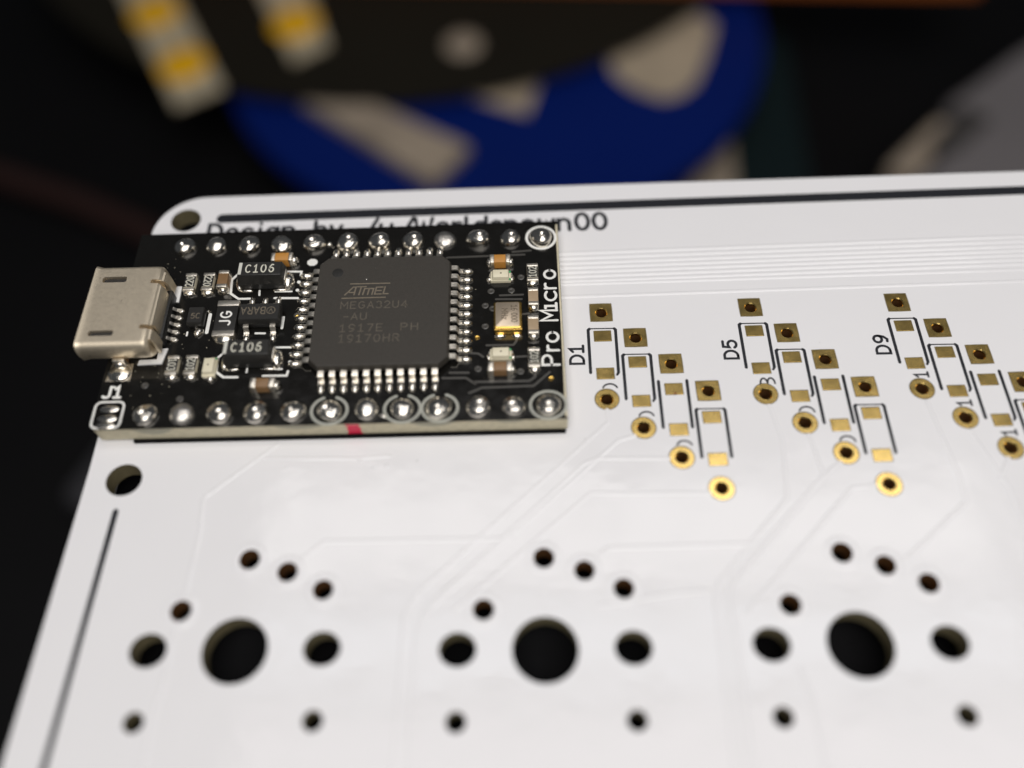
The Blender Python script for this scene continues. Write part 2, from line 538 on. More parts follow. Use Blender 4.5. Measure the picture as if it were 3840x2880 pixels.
# sheet outline
outline = [(95, -38), (95, 39.7), (59.7, 39.14), (13.05, 38.42), (-7.6, 38.07)]
outline += [(-8.2 + 4.05 * math.cos(R(a)), 34.0 + 4.05 * math.sin(R(a))) for a in range(96, 181, 7)]
outline += [(-12.22, 33.0), (-12.08, 12.8), (-12.3, 2.4), (-12.46, -5.1), (-13.1, -38)]


def sheet(name, out, hol, z0, z1, mats, parent):
    """flat plate with real drilled holes: filled outline, hole walls and rim"""
    cu = bpy.data.curves.new(name, 'CURVE')
    cu.dimensions = '2D'
    cu.fill_mode = 'BOTH'
    cu.extrude = (z1 - z0) / 2 * S

    def spl(P):
        sp = cu.splines.new('POLY')
        sp.points.add(len(P) - 1)
        for q, (x, y) in zip(sp.points, P):
            q.co = (x * S * 1000, y * S * 1000, 0, 1)
        sp.use_cyclic_u = True
    spl(out)
    for cx, cy, rx, ry in hol:
        spl(circle(cx, cy, rx, 44 if rx > 0.9 else 26, ry))
    cu.extrude = (z1 - z0) / 2        # filled in millimetres, scaled afterwards
    tmp = bpy.data.objects.new(name + '_tmp', cu)
    COL.objects.link(tmp)
    dg = bpy.context.evaluated_depsgraph_get()
    me = bpy.data.meshes.new_from_object(tmp.evaluated_get(dg))
    bpy.data.objects.remove(tmp)
    bpy.data.curves.remove(cu)
    me.name = name
    zc = (z0 + z1) / 2
    for v in me.vertices:
        v.co = (v.co.x * S, v.co.y * S, (v.co.z + zc) * S)
    me.materials.clear()
    for k in mats:
        me.materials.append(MT[k])
    me.update()
    for p in me.polygons:
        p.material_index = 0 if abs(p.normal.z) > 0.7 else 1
        p.use_smooth = True
    me.set_sharp_from_angle(angle=R(35))
    o = bpy.data.objects.new(name, me)
    COL.objects.link(o)
    o.parent = parent
    return o


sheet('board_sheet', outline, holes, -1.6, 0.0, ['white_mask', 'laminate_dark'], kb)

# printed bar, edge line, lettering
obj('printed_bar', MB().stroke([(-6.72, 35.62), (24.5, 36.27), (59.1, 37.0), (95, 37.75)], 0.94, 0, 0.02), 'black_ink', kb, label='thick black printed bar along the top edge')
obj('printed_line', MB().stroke([(-9.52, 9.45), (-9.98, -6.48), (-10.7, -32)], 0.40, 0, 0.02), 'black_ink', kb, label='thin black printed line along the left edge')
mb = MB()
LET = [('D', -7.02), ('e', -5.65), ('s', -4.39), ('i', -3.37), ('g', -2.34), ('n', -1.02), ('b', 1.6), ('y', 2.85), ('/', 5.79), ('u', 6.95), ('/', 8.72),
       ('W', 9.98), ('o', 11.53), ('r', 12.74), ('l', 13.45), ('d', 14.60), ('s', 15.85), ('p', 17.1), ('a', 18.43), ('w', 19.95), ('n', 21.38), ('0', 22.85), ('0', 24.27)]
for ch, x in LET:
    hh = 1.68
    w_ = G[ch][0] * 1.68
    text(mb, ch, x - w_ / 2, 33.28 + 0.013 * (x + 7) + 0.02, hh, 0, 0.33, width=w_, rot=0.013, gap=0)
obj('lettering', mb, 'black_ink', kb, label='black printed line of writing half hidden under the small black board')
for gi, tx in enumerate(('D1', 'D5', 'D9')):
    gx, gy = DIODES[gi * 4]
    mb = MB()
    text(mb, tx, gx - 1.50, gy - 4.62, 0.98, 0, 0.2, width=1.62, rot=R(90))
    obj('lettering', mb, 'black_ink', kb, label='black printed diode name %s' % tx)
gx, gy = DIODES[12]
obj('lettering', text(MB(), 'D13', gx - 1.50, gy - 5.1, 0.98, 0, 0.17, width=2.4, rot=R(90)), 'black_ink', kb, label='black printed diode name at the right edge of the photo')

# diode outlines: the third of each column has no bar across its top
for i, (x, y) in enumerate(DIODES):
    k = i % 4
    mb = MB()
    yt, yb = y + UP + 0.66, y + LO + (0.18 if k else 0.08)
    w = 0.225
    if k == 2:
        mb.stroke([(x - 1.05, yt), (x - 1.05, yb)], w, 0, 0.018)
        mb.stroke([(x + 0.99, yt + 0.04), (x + 0.98, yb)], w, 0, 0.018)
    else:
        mb.stroke([(x - 1.05, yb), (x - 1.05, yt - 0.1), (x - 0.95, yt)], w, 0, 0.018)
        mb.stroke([(x - 0.93, yt + 0.02), (x + 0.88, yt + 0.02)], w * 0.42, 0, 0.015)
        mb.stroke([(x + 0.90, yt), (x + 0.99, yt - 0.1), (x + 0.97, yb)], w, 0, 0.018)
    if k < 2 or (i >= 8 and k == 2):
        mb.stroke([(x + 0.97, yb - 0.02), (x + 0.86, yb - 0.20)], w * 0.8, 0, 0.0165)
    obj('diode_outline', mb, 'black_ink', kb)
    # remains of pin figures printed above each round pad
    if k < 3:
        mb = MB()
        cx, cy = x + 0.28, y + RD + 0.86
        if i < 4:
            mb.stroke(circle(cx, cy, 0.52, 12, 0.42, 15, 165), 0.13, 0, 0.015)
        elif i < 8:
            if k == 0:
                mb.stroke(circle(cx + 0.26, cy, 0.26, 10, 0.46, 0, 175), 0.13, 0, 0.015)
                mb.stroke(circle(cx - 0.26, cy, 0.25, 10, 0.44, 5, 180), 0.13, 0, 0.0165)
            else:
                mb.stroke(circle(cx, cy, 0.52, 12, 0.42, 0, 165), 0.13, 0, 0.015)
        else:
            text(mb, '1', cx + 0.42, cy + 0.12, 0.95, 0, 0.15, rot=R(90), sx=0.9)
        obj('lettering', mb, 'black_ink', kb)


def annulus_mesh(name, out, hole_r, z, matn, depth=1.55, wall='hole_copper', hx=0.0, hy=0.0):
    """plated pad: flat gold face, rounded lip into the hole, wall inside"""
    n = len(out)
    ang = [math.atan2(y - hy, x - hx) for x, y in out]
    def ring(r, zz):
        return [(hx + r * math.cos(a), hy + r * math.sin(a), zz) for a in ang]
    mb = MB()
    mb.loft([[(x, y, 0.0) for x, y in out], [(x, y, z) for x, y in out], ring(hole_r * 1.16, z), ring(hole_r * 1.0, z - 0.07), ring(hole_r * 0.94, z - 0.2)], 0, cap0=False, cap1=False)
    mb.loft([[(x * 1.0 + 0.07 * math.cos(a), y + 0.07 * math.sin(a), 0.0045) for (x, y), a in zip(out, ang)], [(x, y, 0.005) for x, y in out]], 2, cap0=False, cap1=False)
    mb.loft([ring(hole_r * 0.94, z - 0.2), ring(hole_r * 0.94, -depth)], 1, cap0=False, cap1=False)
    return mb.mesh(name, [matn, wall, 'laminate_dark'], 14)


sqo = []
for a in range(32):
    t = 2 * math.pi * a / 32 + math.pi / 32 * 0
    c, s_ = math.cos(t), math.sin(t)
    k = 0.80 / max(abs(c), abs(s_))
    sqo.append((c * k, s_ * k))
sq_me = annulus_mesh('square_pad', sqo, 0.40, 0.022, 'gold', hx=0.02, hy=-0.02)
rd_me = annulus_mesh('round_pad', circle(0, 0, 0.83, 32), 0.42, 0.022, 'gold')
sm_me = MB().cbox(0, 0, 1.24, 0.92, 0, 0.022, 0.006, 0.04).prism(rrect(0, 0, 1.33, 1.01, 0.05, 2), -0.01, 0.0045, 1).mesh('diode_pad', ['gold', 'laminate_dark'], 10)
for i, (x, y) in enumerate(DIODES):
    obj('square_pad', sq_me, None, kb, (x, y, 0), R(0.8))
    obj('round_pad', rd_me, None, kb, (x, y + RD, 0))
    for d in (UP, LO):
        obj('diode_pad', sm_me, None, kb, (x + (0.02 if d == LO else 0), y + d, 0), R(0.8))
# small via hole in one pad's edge
obj('via_hole', MB().lathe(0, 0, [(0.12, 0.024), (0.12, 0.026), (0.02, 0.025)], 12), 'hole_copper', kb, (DIODES[2][0] + 0.05, DIODES[2][1] + UP - 0.38, 0))

# plated switch holes: a faint raised collar under the white mask and a copper wall
for x, y, r in plated:
    obj('hole_collar', MB().loft([[(px, py, zz) for px, py in circle(0, 0, rr, 32)] for rr, zz in ((1.16, 0.0), (1.08, 0.028), (r + 0.1, 0.028), (r, 0.0))], 0, False, False), 'white_trace', kb, (x, y, 0), angle=60)
    obj('hole_wall', MB().loft([[(px, py, zz) for px, py in circle(0, 0, rr, 26)] for rr, zz in ((r, 0.004), (r - 0.03, -0.08), (r - 0.03, -1.5))], 0, False, False), 'hole_copper', kb, (x, y, 0))

# copper runs showing as low ridges through the white mask
TR = [
    [(0.73, 14.39), (-3.76, 10.39), (-3.55, 7.55), (-3.75, 3.5)], [(-3.95, 1.7), (-4.02, -2.0), (-4.25, -3.4), (-4.3, -12)],
    [(0.07, 13.31), (6.33, 13.2), (8.56, 13.35)],
    [(23.8, 16.78), (23.8, 15.75), (11.0, 3.5), (10.3, 2.2), (10.2, -14)],
    [(25.55, 14.65), (24.4, 14.3), (11.5, 2.2), (11.1, 1.0), (11.0, -14)],
    [(27.75, 12.86), (22.87, 12.93), (21.9, 12.5), (11.9, 2.8), (11.75, 2.0)],
    [(30.2, 10.2), (22.3, 10.3), (13.4, 2.4)],
    [(17.0, 7.15), (4.74, 7.11), (3.5, 5.95)],
    [(35.2, 16.9), (35.67, 14.15), (35.3, 9.8), (30.06, 4.0), (29.7, 3.0), (29.6, -14)],
    [(37.55, 14.5), (38.0, 11.4), (30.9, 4.3), (30.3, 3.0), (30.2, -14)],
    [(39.3, 12.35), (38.73, 11.96), (31.0, 3.9), (30.75, 3.0), (30.8, -14)],
    [(41.25, 10.6), (39.66, 10.45), (31.4, 1.9)],
    [(22.65, 5.9), (23.2, 6.42), (32.36, 6.56)],
    [(46.25, 17.0), (47.0, 11.0), (46.9, 9.3), (42.1, 5.4)],
    [(48.6, 14.6), (50.0, 10.4), (50.8, 3.0), (51.0, -14)],
    [(50.6, 12.5), (49.6, 10.9)],
    [(34.2, -1.5), (34.6, -3.2), (35.0, -14)],
    [(22.5, 2.6), (27.0, 3.3), (29.4, 3.5)],
]
for k, yy in enumerate((31.6, 31.1, 30.6, 30.15, 29.7, 29.25, 28.8)):
    TR.append([(20.4, yy - 0.42), (57, yy + 0.50), (94, yy + 1.4)])
TR.append([(20.4, 26.85), (56.2, 27.6), (94, 28.3)])
TR.append([(20.4, 28.1), (30, 28.25), (57, 28.75), (94, 29.5)])
for k, P in enumerate(TR):
    obj('trace', MB().stroke(P, 0.13, -0.004, 0.036 + 0.0007 * k, skirt=0.11), 'white_trace', kb, angle=10)
for x, y in ((-0.05, 13.3), (6.4, 13.2), (8.7, 13.3), (1.5, 12.6), (7.6, 12.5), (8.5, 12.6), (6.6, 13.0)):
    obj('mask_bump', MB().blob((0, 0, -0.01), (random.uniform(.1, .24), random.uniform(.1, .2), 0.07), 12, 4), 'white_trace', kb, (x, y, 0))

# ================================================================== MICROCONTROLLER BOARD
PMR = 0.010152
pm = thing('microcontroller_board', 'small black circuit board with metal socket lying on the white board', 'circuit board', (-8.25328, 15.92403, 0), PMR)
ZT = 1.6
mb = MB()
po = [(29.16, -1.06), (29.16, 16.95), (-3.72, 16.68), (-3.72, -0.75), (-3.45, -1.0), (-3.3, -1.06)]
mb.loft([[(x, y, 0.24) for x, y in po], [(x, y, ZT) for x, y in po]], 1, slot1=0)
sub = obj('circuit_sheet', mb, ['black_mask', 'laminate'], pm)
obj('bare_edge', MB().stroke([(29.07, -0.9), (29.07, 16.6)], 0.14, ZT - 0.02, ZT + 0.01, caps=False), 'laminate', pm, label='bare pale laminate edge on the right')
obj('red_mark', MB().loft([[(x, -1.075, z) for x, z in l] for l in ([(13.86, 0.27), (14.96, 0.27), (14.82, 0.6), (14.93, 0.95), (14.78, 1.2), (14.84, 1.5), (13.84, 1.53), (14.02, 1.2), (13.9, 0.9), (14.0, 0.6)],)] +
    [[(x, -1.03, z) for x, z in [(13.86, 0.27), (14.96, 0.27), (14.82, 0.6), (14.93, 0.95), (14.78, 1.2), (14.84, 1.5), (13.84, 1.53), (14.02, 1.2), (13.9, 0.9), (14.0, 0.6)]]]), 'red_paint', pm, label='red paint mark on the front edge')
for x0, x1, d in ((-0.9, 2.1, 0.75), (8.9, 12.6, 0.5), (18.3, 21.6, 0.55), (24.2, 26.2, 0.3)):
    P = [(x0, 1.585), (x1, 1.585)] + [(x1 - (x1 - x0) * t, 1.585 - d * math.sin(math.pi * t) ** 0.8) for t in (0.15, 0.3, 0.45, 0.6, 0.75, 0.88)]
    obj('edge_blot', MB().loft([[(x, -1.068, z) for x, z in P], [(x, -1.04, z) for x, z in P]]), 'edge_blot', pm)
obj('header_and_shadow', MB().cbox(13.95, -0.13, 30.2, 2.34, 0.006, 0.236, 0), 'foam_black', pm)  # header strip, pushed past the board edge to draw its contact shadow in black
obj('header_and_shadow', MB().cbox(14.0, 15.3, 30.2, 2.0, 0.006, 0.236, 0), 'black_plastic', pm)  # rear strip, header only

# --- solder joints: rounded beads with the pin tip showing
joints = []
for k in range(6):
    hh = (0.74, 0.68, 0.80, 0.62, 0.72, 0.66)[k]
    rb = (0.92, 0.9, 0.94, 0.88, 0.9, 0.93)[k]
    tip = (0.26, 0.3, 0.24, 0.0, 0.3, 0.22)[k]
    prof = [(rb, 0), (rb * 0.99, 0.06)] + [(rb * math.cos(R(t)) ** 0.85, hh * 0.94 * math.sin(R(t))) for t in (14, 26, 38, 50, 60, 68)]
    if tip:
        prof += [(tip + 0.06, hh * 0.955), (tip, hh), (tip * 0.8, hh * 0.98), (tip * 0.5, hh * 0.86), (0.02, hh * 0.82)]
    else:
        prof += [(0.2, hh * 0.92), (0.1, hh * 0.937), (0.02, hh * 0.94)]
    jm = MB()
    n = 28
    ph = k * 1.3
    jit = 0.02 + 0.012 * (k % 3)
    top = max(z for r, z in prof)
    off = ((0.10, -0.24), (-0.05, -0.2), (0.14, -0.26), (0.0, 0.0), (0.12, -0.16), (0.05, -0.28))[k]
    lo = []
    for q, (r, z) in enumerate(prof):
        t = (z / top) ** 2 if q < len(prof) - 3 else 1.0
        lo.append([(off[0] * t + r * (1 + jit * math.sin(2 * a + ph) + 0.6 * jit * math.sin(3 * a + 2 * ph)) * math.cos(a),
                    off[1] * t + r * (1 + jit * math.sin(2 * a + ph) + 0.6 * jit * math.sin(3 * a + 2 * ph)) * math.sin(a), z)
                   for a in [2 * math.pi * i / n for i in range(n)]])
    joints.append(jm.loft(lo).mesh('solder_joint', 'solder', 70))
dull = [m.copy() for m in joints]
for m in dull:
    m.materials[0] = MT['solder_dull']
order = [0, 3, 5, 3, 1, 4, 2, 0, 3, 2, 4, 2, 4, 3, 2, 0, 5, 1, 3, 3, 5, 4, 1, 0]
TOPX = [0.0, 2.5, 5.06, 7.6, 10.15, 12.76, 15.28, 17.84, 20.36, 22.92, 25.44, 27.84]
BOTX = [-0.05, 2.5, 5.08, 7.63, 10.2, 12.75, 15.3, 17.75, 20.3, 23.0, 25.5, 27.9]
for i in range(12):
    for q, x, y in ((order[i], TOPX[i], 15.22), (order[12 + i], BOTX[i], 0.02)):
        j = obj('solder_joint', (dull if (i, y > 5) in ((8, True), (1, False)) else joints)[q], None, pm, (x + random.uniform(-.03, .03), y, ZT), random.uniform(-0.7, 0.7))
        j.scale = (random.uniform(0.93, 1.05), random.uniform(0.93, 1.04), random.uniform(0.85, 1.15))
obj('solder_splash', MB().blob((0, 0, 0), (0.24, 0.2, 0.2), 9, 4, jit=0.25).blob((0.28, -0.3, 0), (0.12, 0.1, 0.1), 8, 3, jit=.25), 'solder', pm, (11.35, 15.15, ZT))
obj('solder_splash', MB().blob((0, 0, 0), (0.26, 0.18, 0.16), 9, 4, jit=0.25), 'solder', pm, (16.45, -0.52, ZT))

# --- printed rings and lettering
obj('printed_ring', MB().stroke(circle(27.83, 15.27, 1.12, 40), 0.2, ZT, ZT + 0.015, closed=True), 'silk_white', pm, label='white printed ring round the last upper joint')
for cx, gap in ((12.72, True), (17.78, True), (20.37, True), (27.86, False)):
    P = circle(cx, 0.06, 1.24, 40, 1.10, 112, 112 + 318) if gap else circle(cx, 0.08, 1.24, 40, 1.10)
    obj('printed_ring', MB().stroke(P, 0.2, ZT, ZT + 0.015 + 0.001 * (cx > 20), closed=not gap), 'silk_grey', pm)
mb = MB()
for ch, v0, v1 in (('P', 3.38, 4.25), ('r', 4.62, 5.12), ('o', 5.38, 6.24), ('M', 7.28, 8.24), ('i', 8.5, 8.7), ('c', 9.12, 10.0), ('r', 10.25, 10.8), ('o', 11.2, 12.02)):
    wd = G[ch][0]
    if ch == 'i':
        mb.stroke([(28.75, 8.6), (27.95, 8.6), (27.95, 8.4)], 0.2, ZT, ZT + 0.015)
        mb.stroke([(28.75, 8.36), (28.75, 8.84)], 0.2, ZT, ZT + 0.017)
        continue
    text(mb, ch, 28.78, v0, 1.2, ZT, 0.185, width=v1 - v0, rot=R(90), gap=0)
obj('lettering', mb, 'silk_white', pm, label='white name lettering running up the right side')
mb = MB()
mb.stroke([(-2.93, 2.42), (-2.72, 2.42)], 0.17, ZT, ZT + 0.0135)
text(mb, 'J', -3.42, 1.56, 0.88, ZT, 0.2, width=0.55)
text(mb, '1', -2.62, 1.56, 0.88, ZT, 0.2, width=0.46)
obj('lettering', mb, 'silk_white', pm, label='white printed J1')
obj('jumper_outline', MB().stroke(rrect(-2.72, 0.14, 2.0, 2.1, 0.40, 4), 0.15, ZT, ZT + 0.015, closed=True), 'silk_white', pm)
for v in (0.62, -0.15, -0.72):
    obj('jumper_pad', MB().blob((0, 0, 0), (0.68, 0.3, 0.09), 16, 4), 'solder', pm, (-2.70, v, ZT))

ZS = ZT + 0.014
silk = [
    ([(5.81, 10.02), (4.95, 10.02), (4.28, 10.55), (4.17, 11.9), (4.6, 12.45)], 0.18),
    ([(8.16, 12.55), (9.42, 12.5), (9.42, 12.1)], 0.17), ([(7.65, 10.62), (8.9, 10.6)], 0.13), ([(7.67, 10.01), (9.42, 9.95)], 0.19), ([(6.44, 10.75), (6.48, 10.32)], 0.15),
    ([(5.9, 3.0), (4.9, 3.03), (4.3, 3.5), (4.22, 4.7), (4.67, 5.2)], 0.18), ([(7.95, 5.5), (9.45, 5.47)], 0.17), ([(7.71, 3.06), (9.4, 3.03), (9.46, 3.4)], 0.17),
    ([(7.71, 3.63), (9.0, 3.6)], 0.13), ([(6.5, 3.7), (6.5, 3.4)], 0.14),
    ([(3.05, 8.62), (3.05, 6.98)], 0.26), ([(8.57, 8.2), (8.56, 7.2)], 0.2), ([(6.68, 6.8), (7.36, 6.77)], 0.17), ([(1.62, 7.05), (1.62, 6.75)], 0.14),
    ([(9.32, 11.5), (9.36, 11.46)], 0.26), ([(9.3, 10.72), (9.32, 10.70)], 0.26), ([(9.5, 4.9), (9.52, 4.86)], 0.24), ([(9.5, 4.2), (9.52, 4.18)], 0.24),
]
for P, w in silk:
    obj('printed_line', MB().stroke(P, w, ZT, ZS), 'silk_white', pm)
obj('printed_dot', MB().loft([[(x, y, z) for x, y in circle(10.17, 13.39, 0.42, 8, 0.36, 22.5, 382.4)] for z in (ZT, ZS)]), 'silk_white', pm)

# --- copper runs under the black mask
for P in ([(21.0, 2.92), (22.33, 2.89)], [(20.5, 2.48), (22.15, 2.45), (22.8, 1.95)], [(22.74, 2.1), (26.6, 2.08), (27.02, 2.4), (27.02, 2.8)],
          [(22.4, 1.2), (22.9, 1.42), (23.25, 1.6), (26.9, 1.66), (28.05, 2.77)], [(23.6, 5.2), (25.53, 5.18), (25.75, 5.5), (25.8, 5.9)], [(25.5, 4.13), (26.55, 4.17)],
          [(22.5, 4.56), (23.0, 4.5), (23.35, 4.21)], [(20.6, 13.5), (26.5, 13.6)], [(24.3, 9.35), (26.2, 9.3)], [(24.6, 9.7), (26.3, 9.72)], [(26.1, 7.9), (26.7, 7.95)], [(25.6, 13.9), (27.0, 14.0)]):
    obj('trace', MB().stroke(P, 0.17, ZT - 0.01, ZT + 0.02), 'trace_mask', pm)
via_me = MB().lathe(0, 0, [(0.27, 0), (0.25, 0.03), (0.13, 0.03), (0.09, 0.0), (0.08, -0.02)], 16).mesh('via', 'trace_mask', 60)
for x, y in ((23.93, 10.13), (25.45, 10.15), (23.5, 8.79), (23.5, 6.9), (22.99, 3.2), (24.55, 5.97), (9.55, 8.35), (24.05, 8.5), (26.2, 11.4), (26.0, 2.9), (2.1, 1.3), (-0.6, 2.5)):
    obj('via', via_me, None, pm, (x, y, ZT))
via_cu = MB().lathe(0, 0, [(0.2, 0), (0.18, 0.035), (0.10, 0.035), (0.07, 0.0), (0.06, -0.02)], 16).mesh('via', 'crystal_gold', 60)
for x, y in ((22.92, 5.9), (28.13, 2.22), (9.6, 8.2)):
    obj('via', via_cu, None, pm, (x, y, ZT))
mb = MB()
for k in range(70):
    x, y = random.choice([(random.uniform(-3.5, 29), random.uniform(-0.9, 16.3)), (random.uniform(-3.4, 0.4), random.uniform(11.9, 14.4)), (random.uniform(-1.8, 1.5), random.uniform(1.2, 4.2)), (random.uniform(0, 6), random.uniform(5, 9))])
    r = random.uniform(0.018, 0.05)
    mb.blob((x, y, ZT - 0.01), (r, r * random.uniform(0.5, 1), r * 0.7), 6, 2, rot=random.random() * 3, jit=0.2)
o = obj('flux_crumbs', mb, 'alumina', pm)
o['kind'] = 'stuff'

# --- the big square chip
CX, CY = 15.985, 7.98
chip_top = ZT + 1.05


def oct_(half, cut, z):
    a, b = half, half - cut
    return [(CX + x, CY + y, z) for x, y in ((b, -a), (a, -b), (a, b), (b, a), (-b, a), (-a, b), (-a, -b), (-b, -a))]


mb = MB()
mb.loft([oct_(4.78, 0.6, ZT + 0.1), oct_(5.0, 0.66, ZT + 0.5), oct_(5.0, 0.66, ZT + 0.62), oct_(4.90, 0.62, chip_top - 0.04), oct_(4.85, 0.60, chip_top)], 0)
chip = obj('chip', mb, 'epoxy', pm, label='large square black chip with pins on all four sides', angle=20)
mb = MB()
prof = [(4.92, 0.55, 0.0), (5.34, 0.56, 0), (5.46, 0.50, 0), (5.52, 0.30, 0), (5.60, 0.13, 0), (5.72, 0.10, 0), (6.12, 0.10, 0)]
loops = []
for r_, z_, _ in prof:
    t = 0.065
    loops.append([(r_, -0.205, z_ - t), (r_, 0.205, z_ - t), (r_ + 0.02, 0.205, z_ + t), (r_ + 0.02, -0.205, z_ + t)])
mb.loft(loops, 0)
mb.blob((6.12, 0, 0), (0.5, 0.275, 0.30), 14, 5, slot=1)
pin_me = mb.mesh('pin', ['tin', 'solder'], 45)
for side in range(4):
    for k in range(11):
        a = side * math.pi / 2
        t = (k - 5) * 0.803
        x = CX + (-math.sin(a)) * t
        y = CY + math.cos(a) * t
        p_ = obj('pin', pin_me, None, chip, (x, y, ZT), a)
obj('pin_dimple', MB().lathe(12.5, 11.42, [(0.42, chip_top + 0.001), (0.40, chip_top + 0.004), (0.02, chip_top + 0.003)], 28), 'epoxy_dark', chip)
zc = chip_top + 0.0005
mb = MB()
mb.stroke([(13.55, 10.33), (16.46, 10.31)], 0.11, zc, zc + 0.006)
mb.stroke([(13.02, 9.0), (16.2, 9.0)], 0.11, zc, zc + 0.006)
LH = 0.86
x0 = 13.12
# slanted, joined capitals of the maker's mark
for P in ([(13.2, 9.30), (13.78, 10.02), (13.98, 10.02), (13.88, 9.30)], [(13.52, 9.52), (13.9, 9.52)], [(14.06, 10.04), (14.72, 10.04)], [(14.38, 10.04), (14.24, 9.30)],
          [(14.52, 9.30), (14.64, 9.86), (14.98, 9.86), (14.88, 9.30)], [(14.98, 9.86), (15.3, 9.84), (15.2, 9.30)],
          [(15.98, 9.96), (15.5, 9.96), (15.40, 9.32), (15.88, 9.32)], [(15.46, 9.64), (15.86, 9.64)], [(16.14, 9.98), (16.03, 9.33), (16.38, 9.33)]):
    mb.stroke(P, 0.11, zc, zc + 0.0065 + 0.0004 * random.random())
obj('marking', mb, 'laser_mark', chip, label='pale slanted maker name between two lines')
mb = MB()
text(mb, 'MEGA32U4', 13.0, 8.05, 0.60, zc, 0.085, width=4.85, gap=0.3, thick=0.004)
text(mb, '-AU', 13.25, 7.03, 0.58, zc, 0.085, width=1.7, gap=0.3, thick=0.004)
text(mb, '1917E', 13.12, 5.98, 0.62, zc, 0.085, width=3.05, gap=0.35, thick=0.004)
text(mb, 'PH', 17.5, 6.0, 0.60, zc, 0.085, width=1.22, gap=0.35, thick=0.004)
text(mb, '19170HR', 13.12, 5.06, 0.62, zc, 0.085, width=4.3, gap=0.35, thick=0.004)
obj('marking', mb, 'laser_faint', chip, label='faint type number and date code')
obj('dust_speck', MB().blob((14.7, 10.72, zc - .01), (0.09, 0.07, 0.06), 8, 3), 'solder', chip)
obj('solder_splash', MB().blob((0, 0, 0), (0.13, 0.12, 0.5), 10, 4), 'solder', pm, (20.55, 13.1, ZT))

# --- two-terminal parts


def two_terminal(name, loc, L, W, H, rot, body, label=None, tl=0.32, term='tin', fillet=(0.3, 0.3), top=None, bodyw=0.94):
    mb = MB()
    mb.cbox(0, 0, L - 2 * tl * 0.7, W * bodyw, ZT + 0.03, ZT + H * 0.97, 0.035, 0.03)
    b = obj(name, mb, body, pm, (loc[0], loc[1], 0), rot, label)
    for s in (-1, 1):
        m2 = MB()
        m2.cbox(s * (L / 2 - tl / 2), 0, tl, W, ZT + 0.01, ZT + H, 0.05, 0.06)
        f = fillet[0 if s < 0 else 1]
        if f:
            m2.blob((s * (L / 2 + 0.02), 0, ZT), (f, W * 0.54, H * 0.78), 16, 5, slot=1, jit=0.03)
        obj('terminal', m2, [term, 'solder'], b, angle=50)
    return b


def resistor(loc, rot, code, flip, label):
    L, W, H = 1.66, 0.88, 0.44
    b = two_terminal('resistor', loc, L, W, H, rot, 'alumina', label, tl=0.3, fillet=(0.34, 0.2))
    obj('coating', MB().cbox(0, 0, 1.04, 0.80, ZT + H - 0.05, ZT + H + 0.012, 0.01, 0.02), 'resistor_black', b)
    mb = MB()
    if flip:
        text(mb, code, 0.46, 0.27, 0.54, ZT + H + 0.0125, 0.075, width=0.92, rot=R(180), gap=0.25, thick=0.004)
    else:
        text(mb, code, -0.46, -0.27, 0.54, ZT + H + 0.0125, 0.075, width=0.92, gap=0.25, thick=0.004)
    obj('marking', mb, 'mark_white', b)
    return b


V = R(90)
resistor((1.15, 11.47), V, '220', False, 'small resistor marked 220 nearest the metal socket')
resistor((2.53, 11.47), V, '220', True, 'small resistor marked 220 beside the brown capacitor')
resistor((1.2, 3.92), V, '103', True, 'small resistor marked 103')
resistor((2.53, 3.92), V, '102', False, 'small resistor marked 102 beside the white lamp')
resistor((27.07, 11.55), V, '102', False, 'small resistor marked 102 at the top of the right column')
resistor((26.98, 3.82), V, '102', False, 'small dull resistor at the bottom of the right column')
two_terminal('capacitor', (3.75, 11.42), 1.62, 0.80, 0.78, V, 'ceramic_brown', 'upright brown capacitor left of the upper block capacitor', fillet=(0.3, 0.18))
two_terminal('capacitor', (7.98, 13.40), 1.64, 0.80, 0.82, 0, 'ceramic_orange', 'orange capacitor behind the upper block capacitor', fillet=(0.1, 0.42))
two_terminal('capacitor', (7.98, 2.02), 1.72, 0.80, 0.80, 0, 'ceramic_brown', 'brown capacitor in front of the lower block capacitor', fillet=(0.05, 0.36), tl=0.42)
two_terminal('capacitor', (24.63, 12.66), 1.56, 0.80, 0.80, 0, 'ceramic_orange', 'tan capacitor at the upper right', fillet=(0.28, 0.3), tl=0.36)
two_terminal('capacitor', (24.58, 2.9), 1.68, 0.80, 0.80, 0, 'ceramic_brown', 'brown capacitor at the lower right', fillet=(0.1, 0.3), tl=0.4)
two_terminal('capacitor', (27.06, 9.08), 1.6, 0.78, 0.68, V, 'ceramic_tan', 'tan capacitor above the other in the right column', fillet=(0.32, 0.1))
two_terminal('capacitor', (27.0, 6.52), 1.62, 0.80, 0.68, V, 'ceramic_tan', 'tan capacitor below the other in the right column', fillet=(0.32, 0.1))
two_terminal('capacitor', (-2.6, 4.9), 1.6, 0.88, 0.8, V, 'ceramic_brown', 'brown capacitor tucked under the metal socket', fillet=(0.3, 0.1))
obj('solder_pad', MB().prism([(-3.5, 2.86), (-1.72, 2.84), (-1.76, 4.35), (-3.3, 4.4)], ZT, ZT + 0.05).blob((-2.6, 3.55, ZT + .03), (0.84, 0.74, 0.34), 18, 6, jit=0.03), 'solder', pm, label='wide shiny pad in front of the metal socket')


